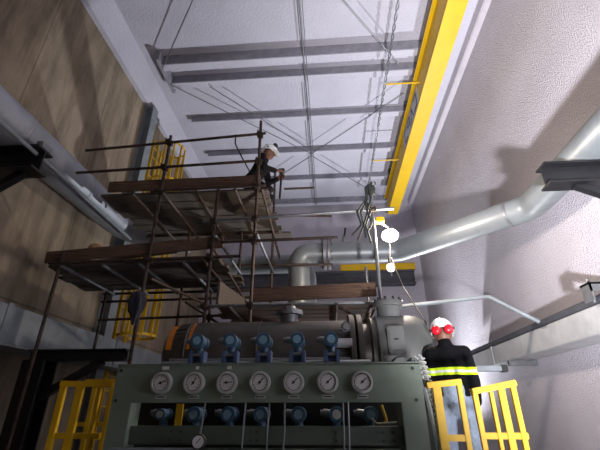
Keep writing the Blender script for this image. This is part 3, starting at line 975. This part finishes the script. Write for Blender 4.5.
# planks
def plank(p, q, w, th, lab, grp, m='wood', up=(0, 0, 1)):
    o = MB().bar(p, q, w, th, .006, up=up).build('scaffold_plank', M[m])
    return tag(o, lab, 'plank', grp)


plank((-3.46, 5.06, 4.85), (-1.0, 5.06, 4.86), .19, .04, 'brown toe board along the front edge of the highest scaffold deck', 'scaffold toe boards', up=(0, 1, 0))
plank((-4.16, 5.06, 3.66), (-1.5, 5.06, 3.83), .18, .04, 'brown toe board along the front edge of the left lower deck', 'scaffold toe boards', up=(0, 1, 0))
plank((-1.06, 5.08, 3.03), (.64, 5.08, 3.08), .19, .04, 'brown toe board of the low deck in front of the flanged elbow', 'scaffold toe boards', up=(0, 1, 0))
plank((-1.52, 5.1, 3.08), (-1.3, 6.4, 3.08), .34, .04, 'brown side board at the left end of the low deck', 'scaffold toe boards', 'wood_grey', up=(1, 0, 0))
NTH = ['first', 'second', 'third', 'fourth', 'fifth', 'sixth', 'seventh']
for k in range(7):
    y = 5.22 + k * .27
    x0, x1 = -3.5 + random.uniform(-.1, .12), -.88 + random.uniform(-.06, .05)
    if k == 6:
        x1 = -.68
    plank((x0, y, 4.725 - .02 * (k % 2) * 0), (x1, y, 4.725), .25, .042, 'grey-brown floor plank of the highest deck, %s from its front edge' % NTH[k], 'floor planks of the highest deck', 'wood_grey')
for k in range(5):
    y = 5.2 + k * .255
    x0, x1 = -4.2 + random.uniform(-.12, .1), -1.45 + random.uniform(-.1, .1)
    plank((x0, y, 3.535), (x1, y, 3.57), .235, .042, 'grey-brown floor plank of the left lower deck, %s from its front edge' % NTH[k], 'floor planks of the left lower deck', 'wood_grey')
for k in range(6):
    y = 5.22 + k * .26
    x0, x1 = -1.55 + random.uniform(-.1, .1), .62 + random.uniform(-.05, .08)
    plank((x0, y, 2.90), (x1, y, 2.91), .24, .042, 'brown floor plank of the low right deck, %s from its front edge' % NTH[k], 'floor planks of the low right deck', 'wood')

# navy cloth tied on the scaffold
bm = bmesh.new()
bmesh.ops.create_uvsphere(bm, u_segments=22, v_segments=16, radius=1)
for v in bm.verts:
    z = v.co.z
    w = .05 + .075 * (z + 1) / 2
    ang = math.atan2(v.co.y, v.co.x)
    fold = 1 + .18 * math.sin(ang * 5 + z * 2) * (1 - abs(z) * .5)
    v.co = Vector((v.co.x * w * fold * (1.0 if z > -.2 else .7), v.co.y * w * .7 * fold, z * .23))
mb = MB().bm(bm, Matrix.Diagonal((1.2, 1, 1.0, 1)) @ Matrix.Translation((-2.115, 4.87, 2.84)))
tag(mb.build('jacket', M['cloth_navy']), 'dark navy jacket hung on a scaffold pole below the left lower deck', 'clothing')

# webbing slings over the bright pole
t = thing('lifting_sling', 'dark webbing slings hanging on the bright pole beside the work lamp', 'sling', (.62, 4.9, 3.7))
for j, (dx, bot, wob) in enumerate(((-.11, 3.72, .03), (-.02, 3.68, -.035), (-.16, 3.8, .045), (-.06, 3.76, -.02), (.0, 3.85, .03))):
    pts = [(.66 + .01 * j, 4.93, 4.66), (.64 + dx * .3, 4.90 - .01 * j, 4.55), (.63 + dx * .5 + wob, 4.9 - .01 * j, 4.36), (.62 + dx * .8 - wob, 4.9 - .01 * j, 4.15), (.61 + dx + wob, 4.9 - .01 * j, 3.95), (.60 + dx * 1.25 - wob, 4.9, bot)]
    MB().tube(rounded(pts, .05), .014, 8).build('strap', M['sling'], t)
MB().ball((.67, 4.92, 4.53), .075, 14, (1, .8, 1.3)).build('knot', M['sling'], t)
MB().tube(arc((.70, 4.9, 4.62), .05, 0, 2 * math.pi, (1, 0, 0), (0, 0, 1), 16), .012, 8).build('hook_eye', M['galv'], t)

# tan bag and dark bag on the left lower deck
o = MB().ball((-3.62, 5.35, 3.90), .10, 18, (1.15, 1, .9)).build('tool_pouch', M['tan'])
tag(o, 'rounded tan pouch lying on the left lower deck', 'bag')
bm = bmesh.new(); bmesh.ops.create_icosphere(bm, subdivisions=3, radius=1)
for v in bm.verts:
    k = 1 + .12 * math.sin(v.co.x * 6 + v.co.y * 3) + .08 * math.sin(v.co.z * 9)
    v.co = Vector((v.co.x * .28 * k, v.co.y * .16 * k, max(-.14, v.co.z * .2 * k)))
o = MB().bm(bm, Matrix.Translation((-3.98, 5.4, 3.70))).build('cloth_bundle', M['cloth_navy'])
tag(o, 'dark cloth bundle beside the tan pouch on the left lower deck', 'bundle')

# ---------------------------------------------------------------- work lamps
t = thing('work_lamp', 'glaring work lamp clamped to the bright scaffold pole under the yellow beam', 'lamp', (.8, 5.1, 3.85))
MB().tube([(.70, 5.0, 4.06), (.86, 5.15, 4.06), (.93, 5.2, 4.02)], .014, 8).build('arm', M['galv'], t)
MB().lathe([(.04, .17), (.07, .14), (.115, .03), (.125, 0), (.12, 0), (.108, .03), (.06, .135)], LAMP + Vector((0, .02, .0)), (.1, .5, .85), 24).build('reflector', M['galv'], t)
MB().ball(LAMP, .07, 18).build('bulb', M['lamp_glow'], t)
mb = MB()
for k in range(6):
    a = 2 * math.pi * k / 6
    pts = [LAMP + Vector((.085 * math.cos(a), -.05 * 0 + .04 * 1, .085 * math.sin(a))), LAMP + Vector((.075 * math.cos(a), -.05, .075 * math.sin(a))), LAMP + Vector((.0, -.10, .0))]
    mb.tube(pts, .004, 6)
mb.build('wire_guard', M['galv'], t)
mb = MB().box(.72, .84, 5.0, 5.1, 4.05, 4.13, .01)
mb.build('clamp', M['yellow'], t)
p = lamp('work_lamp_light', 'POINT', (0, 0, 0), 230, (1.0, 0.84, 0.70), 0.06)
p.parent = t
p.location = LAMP + Vector((0.0, -.12, -.02)) - Vector((.8, 5.1, 3.85))

t = thing('hanging_bulb', 'white globe bulb hanging just below the glaring work lamp', 'lamp', LAMP2)
MB().ball(LAMP2, .062, 20).build('globe', M['bulb_glow'], t)
MB().tube([LAMP2 + Vector((0, 0, .05)), LAMP2 + Vector((0, 0, .14))], .03, 12).build('socket', M['black'], t)
MB().tube([LAMP2 + Vector((0, 0, -.06)), LAMP2 + Vector((0, 0, -.12))], .008, 8).build('tip', M['galv'], t)
MB().tube([LAMP2 + Vector((0, 0, .14)), LAMP2 + Vector((.03, .04, .34)), LAMP2 + Vector((-.01, 0, .5))], .007, 6).build('flex', M['black'], t)
o = MB().tube(rounded([LAMP2 + Vector((.02, -.02, .14)), LAMP2 + Vector((.04, -.1, -.05)), (1.0, 5.05, 3.1), (1.08, 4.8, 2.75), (1.12, 4.62, 2.55), (1.13, 4.58, 2.2), (1.12, 4.58, 1.2)], .15), .009, 8).build('lamp_cable', M['black'])
tag(o, 'black cable hanging from the globe bulb down past the motor', 'cable')

# ---------------------------------------------------------------- the floodlight on the floor (light source of the hall)
def flood(lab, P, aim):
    t = thing('floodlight', lab, 'lamp', (P.x, P.y, 0), 'floodlights standing on the floor')
    d = (Vector(aim) - P).normalized()
    d_, s, u = frame(d)
    mb = MB().bar(P - d * .16, P - d * .05, .34, .26, .02)
    mb.build('housing', M['black_steel'], t)
    for a in (R(90), R(210), R(330)):
        MB().tube([(P.x, P.y, max(.3, P.z - .25)), (P.x + .38 * math.cos(a), P.y + .38 * math.sin(a), .02)], .014, 8).build('leg', M['black_steel'], t)
    MB().tube([(P.x, P.y, max(.28, P.z - .27)), tuple(P - d * .12)], .018, 8).build('stem', M['black_steel'], t)
    MB().bar(P - d * .055, P - d * .048, .3, .22).build('lens', M['flood_glass'], t, smooth=False)
    return t


flood('black floodlight on a low tripod in front of the machine, aimed at the right wall', FLOOD, FLOOD_AIM)
flood('black floodlight on a low tripod near the far wall, aimed at the ceiling', FLOOD2, FLOOD2_AIM)


# ---------------------------------------------------------------- people
def remeshed(mb, name, m, parent, voxel, smooth=6):
    o = mb.build(name, m, parent)
    md = o.modifiers.new('remesh', 'REMESH')
    md.mode = 'VOXEL'
    md.voxel_size = voxel
    md.use_smooth_shade = True
    s = o.modifiers.new('smooth', 'SMOOTH')
    s.iterations = smooth
    s.factor = .5
    return o


def hand(mb, wrist, d, side, palm_n, curl):
    """five fingers rooted in a palm; d = direction of the hand, side = thumb side, palm_n = palm normal"""
    w = Vector(wrist); d = Vector(d).normalized(); s = Vector(side); s = (s - d * s.dot(d)).normalized(); n = Vector(palm_n); n = (n - d * n.dot(d) - s * n.dot(s)).normalized()
    for k in range(4):
        o = s * (.033 - k * .021)
        mb.cone(w + d * .01 + o * .5, w + d * .085 + o, .017, .0125, 10)
    for k, L in enumerate((.072, .082, .075, .058)):
        p = w + d * .085 + s * (.033 - k * .021)
        dd = d
        a = curl
        for seg, (f, r) in enumerate(((.45, .0098), (.32, .009), (.25, .008))):
            dd = (d * math.cos(a) + n * math.sin(a)).normalized()
            q = p + dd * L * f
            mb.cone(p, q, r, r * .93, 8)
            p = q
            a += curl * .9
    p = w + d * .025 + s * .02
    q = p + (d * .6 + s * .75 + n * .25).normalized() * .045
    r2 = q + (d * .9 + s * .25 + n * .45).normalized() * .033
    r3 = r2 + (d + n * .5).normalized() * .026
    mb.cone(p, q, .017, .012, 8); mb.cone(q, r2, .012, .0105, 8); mb.cone(r2, r3, .0105, .009, 8)


def person(name, lab, loc, rot, J, outfit, clothes_mat, leg_mat):
    """J: joints in the figure's own frame (facing +Y, right hand +X)"""
    t = thing(name, lab, 'person', (0, 0, 0))
    V = {k: Vector(v) for k, v in J.items()}
    hd, nk = V['head'], V['neck']
    fwd = V['face'].normalized()
    upv = (hd - nk).normalized()
    upv = (upv - fwd * upv.dot(fwd)).normalized()
    sd = fwd.cross(upv).normalized()
    rot3 = Matrix((sd, fwd, upv)).transposed()
    body = MB()
    # head with jaw, nose, ears
    body.ball(hd, .098, 24, (.80, 1.0, 1.12), rot3)
    body.ball(hd + fwd * .03 - upv * .06, .062, 18, (.9, 1, 1), rot3)
    body.cone(hd + fwd * .093 + upv * .012, hd + fwd * .112 - upv * .022, .011, .016, 10)
    for s in (-1, 1):
        body.ball(hd + sd * s * .082 - upv * .005, .03, 12, (.35, .7, 1.1), rot3)
        body.ball(hd + fwd * .086 + sd * s * .032 + upv * .028, .016, 10, (1.3, .6, .6), rot3)
    body.ball(hd + fwd * .09 - upv * .052, .02, 10, (1.3, .6, .5), rot3)
    body.cone(nk - upv * .05, hd - upv * .05 - fwd * .01, .058, .054)
    # trunk, arms, legs
    body.cone(V['chest'], V['pelvis'], .09, .09)
    for s in 'LR':
        body.cone(V['chest'] + Vector((0, 0, .08)), V['sh' + s], .07, .055)
        body.cone(V['sh' + s], V['el' + s], .048, .038)
        body.cone(V['el' + s], V['wr' + s], .038, .027)
        body.cone(V['pelvis'], V['hip' + s], .1, .088)
        body.cone(V['hip' + s], V['kn' + s], .085, .056)
        body.cone(V['kn' + s], V['an' + s], .054, .038)
        d = (V['hand' + s] - V['wr' + s]).normalized()
        hand(body, V['wr' + s] + d * .005, d, V['thumb' + s], V['palm' + s], .42)
    b = remeshed(body, 'body', M['skin'], t, .0065, 5)
    # eyes
    for s in (-1, 1):
        MB().ball(hd + fwd * .088 + sd * s * .032 + upv * .018, .011, 12).build('eye', M['ink'], t)
    # jacket
    jk = MB()
    ch, pe = V['chest'], V['pelvis']
    for k in range(7):
        s = k / 6 * outfit.get('hem', .9)
        c = ch.lerp(pe, s)
        w = .165 - .02 * math.sin(s * math.pi) + outfit.get('wide', 0)
        jk.ball(c, w, 18, (1.08, .82, .8))
    up_c = ch + Vector((0, 0, .07))
    jk.ball(up_c, .14, 18, (1.05, .82, .75))
    jk.cone(up_c + Vector((0, 0, .03)), nk - upv * .015, .085, .067, 16)
    for s in 'LR':
        jk.cone(up_c + Vector((0, 0, .02)), V['sh' + s], .10, .074)
        jk.cone(V['sh' + s], V['el' + s], .072, .056)
        jk.cone(V['el' + s], V['wr' + s].lerp(V['el' + s], .06), .056, .044)
    remeshed(jk, 'jacket', clothes_mat, t, .012, 8)
    # trousers
    tr = MB()
    tr.ball(pe, .15, 18, (1.0, .82, .9))
    tr.cone(pe, pe.lerp(ch, .38), .135, .125)
    for s in 'LR':
        tr.cone(pe.lerp(V['hip' + s], .6), V['hip' + s], .11, .108)
        tr.cone(V['hip' + s], V['kn' + s], .105, .076)
        tr.cone(V['kn' + s], V['an' + s] + (V['kn' + s] - V['an' + s]).normalized() * .04, .076, .066)
    remeshed(tr, 'trousers', leg_mat, t, .012, 8)
    for s in 'LR':
        bt = MB()
        a, f = V['an' + s], V['toe' + s]
        bt.cone(a + (V['kn' + s] - a).normalized() * .1, a, .055, .056)
        bt.cone(a + (f - a) * -.12 - (V['kn' + s] - a).normalized() * .03, f, .045, .038)
        remeshed(bt, 'boot', M['boot'], t, .01, 3)
    # helmet: dome, ridge and brim
    hl = MB()
    prof = [(.128, -.012), (.128, 0), (.124, .035), (.112, .075), (.09, .105), (.06, .124), (.03, .132), (.001, .134)]
    n = 32
    vs, fs = [], []
    c = hd + upv * .035
    for r, z in prof:
        for k in range(n):
            a = 2 * math.pi * k / n
            vs.append(c + sd * (r * .9 * math.cos(a)) + fwd * (r * 1.04 * math.sin(a)) + upv * z)
    for i in range(len(prof) - 1):
        for k in range(n):
            fs.append((i * n + k, i * n + (k + 1) % n, (i + 1) * n + (k + 1) % n, (i + 1) * n + k))
    hl.add(vs, fs)
    he = hl.build('helmet', M['helmet'], t)
    so = he.modifiers.new('solidify', 'SOLIDIFY'); so.thickness = .005
    br = MB()
    br.ball(c + fwd * .10 - upv * .006, .1, 20, (1.05, .85, .07), rot3)
    br.build('brim', M['helmet'], he)
    rg = MB().tube([c + fwd * .12 + upv * .055, c + fwd * .06 + upv * .122, c + upv * .136, c - fwd * .06 + upv * .122, c - fwd * .122 + upv * .05], .012, 8)
    rg.build('ridge', M['helmet'], he)
    # ear muffs folded back on the helmet
    for s in (-1, 1):
        if outfit['muffs'] == 'back':
            p = c - fwd * .105 + sd * s * .055 - upv * .035
            ax = (-fwd + sd * s * .45 - upv * .1).normalized()
            col = M['red']
        else:
            p = c + fwd * s * .07 + upv * .115 + sd * .03 * s
            ax = (upv + fwd * s * .6).normalized()
            col = M['black']
        e1 = MB().lathe([(.035, -.012), (.044, 0), (.047, .012), (.044, .03), (.034, .042), (.015, .048)], p, ax, 24)
        m_ = e1.build('ear_muff', col, t, label='red ear muff cup' if col is M['red'] else 'black ear muff cup')
        MB().lathe([(.036, -.028), (.041, -.02), (.041, -.004)], p, ax, 24).build('cushion', M['black'], m_)
        MB().tube([p + ax * .01, c + sd * s * .118 + upv * .02 - fwd * .03, c + sd * s * .116 + upv * .01], .007, 6).build('muff_arm', M['black'], m_)
    t.location = loc
    t.rotation_euler = (0, 0, rot)
    t.scale = (outfit.get('size', 1),) * 3
    return t


J1 = dict(head=(-.015, .05, 1.55), neck=(-.01, .01, 1.47), face=(.0, 1, -.3), chest=(0, 0, 1.25), pelvis=(.0, .0, .92),
          shL=(-.15, 0, 1.36), shR=(.15, 0, 1.36), elL=(-.205, .03, 1.10), elR=(.20, .02, 1.10), wrL=(-.245, .13, .92), wrR=(.20, .16, .91),
          handL=(-.255, .21, .85), handR=(.19, .24, .83), thumbL=(.3, 1, .2), thumbR=(-.3, 1, .2), palmL=(1, 0, 0), palmR=(-1, 0, 0),
          hipL=(-.10, 0, .88), hipR=(.10, 0, .88), knL=(-.115, .03, .47), knR=(.12, .02, .47), anL=(-.12, 0, .08), anR=(.135, -.02, .08),
          toeL=(-.14, .18, .04), toeR=(.17, .16, .04))
person('person', 'worker in black jacket and white helmet with red ear muffs, back turned', (1.08, 3.8, .82), R(-15), J1, dict(muffs='back', wide=-.015, hem=.84, size=.93), M['jacket'], M['jeans'])

# kneeling on the high deck, leaning forward over his work, facing the lamp side
J2 = dict(head=(0, .25, .83), neck=(0, .19, .70), face=(0, 1, -.25), chest=(0, .12, .52), pelvis=(0, -.06, .27),
          shL=(-.18, .17, .63), shR=(.18, .17, .63), elL=(-.25, .22, .40), elR=(.25, .22, .39), wrL=(-.14, .40, .40), wrR=(.15, .40, .38),
          handL=(-.10, .50, .42), handR=(.12, .50, .40), thumbL=(.5, 0, 1), thumbR=(-.5, 0, 1), palmL=(1, 0, -.3), palmR=(-1, 0, -.3),
          hipL=(-.10, -.06, .25), hipR=(.10, -.06, .25), knL=(-.14, .28, .08), knR=(.14, .30, .08), anL=(-.12, -.12, .07), anR=(.12, -.12, .07),
          toeL=(-.12, -.26, .03), toeR=(.12, -.26, .03))
J2 = {k: (v if k in ('face', 'thumbL', 'thumbR', 'palmL', 'palmR') else (v[0], v[1], v[2] + .09 * min(1, v[2] / .5))) for k, v in J2.items()}
person('person', 'dark-clothed worker in helmet kneeling on the highest scaffold deck', (-1.2, 5.45, 4.746), R(-90), J2, dict(muffs='top', wide=0), M['dark_clothes'], M['dark_clothes'])
# the tool he steadies and the lifeline from his harness to the rail
o = MB().tube([(-.74, 5.45, 4.75), (-.72, 5.45, 5.28)], .018, 8)
o.box(-.77, -.67, 5.41, 5.49, 5.26, 5.32, .008)
o = o.build('hand_tool', M['black_steel'])
tag(o, 'upright dark bar tool the kneeling worker holds', 'tool')
o = MB().tube(rounded([(-1.42, 4.93, 5.68), (-1.42, 4.93, 5.5), (-1.33, 5.1, 5.34), (-1.24, 5.35, 5.22)], .08), .012, 8).build('safety_lanyard', M['black'])
tag(o, 'black safety lanyard from the kneeling worker up to the top scaffold rail', 'lanyard')
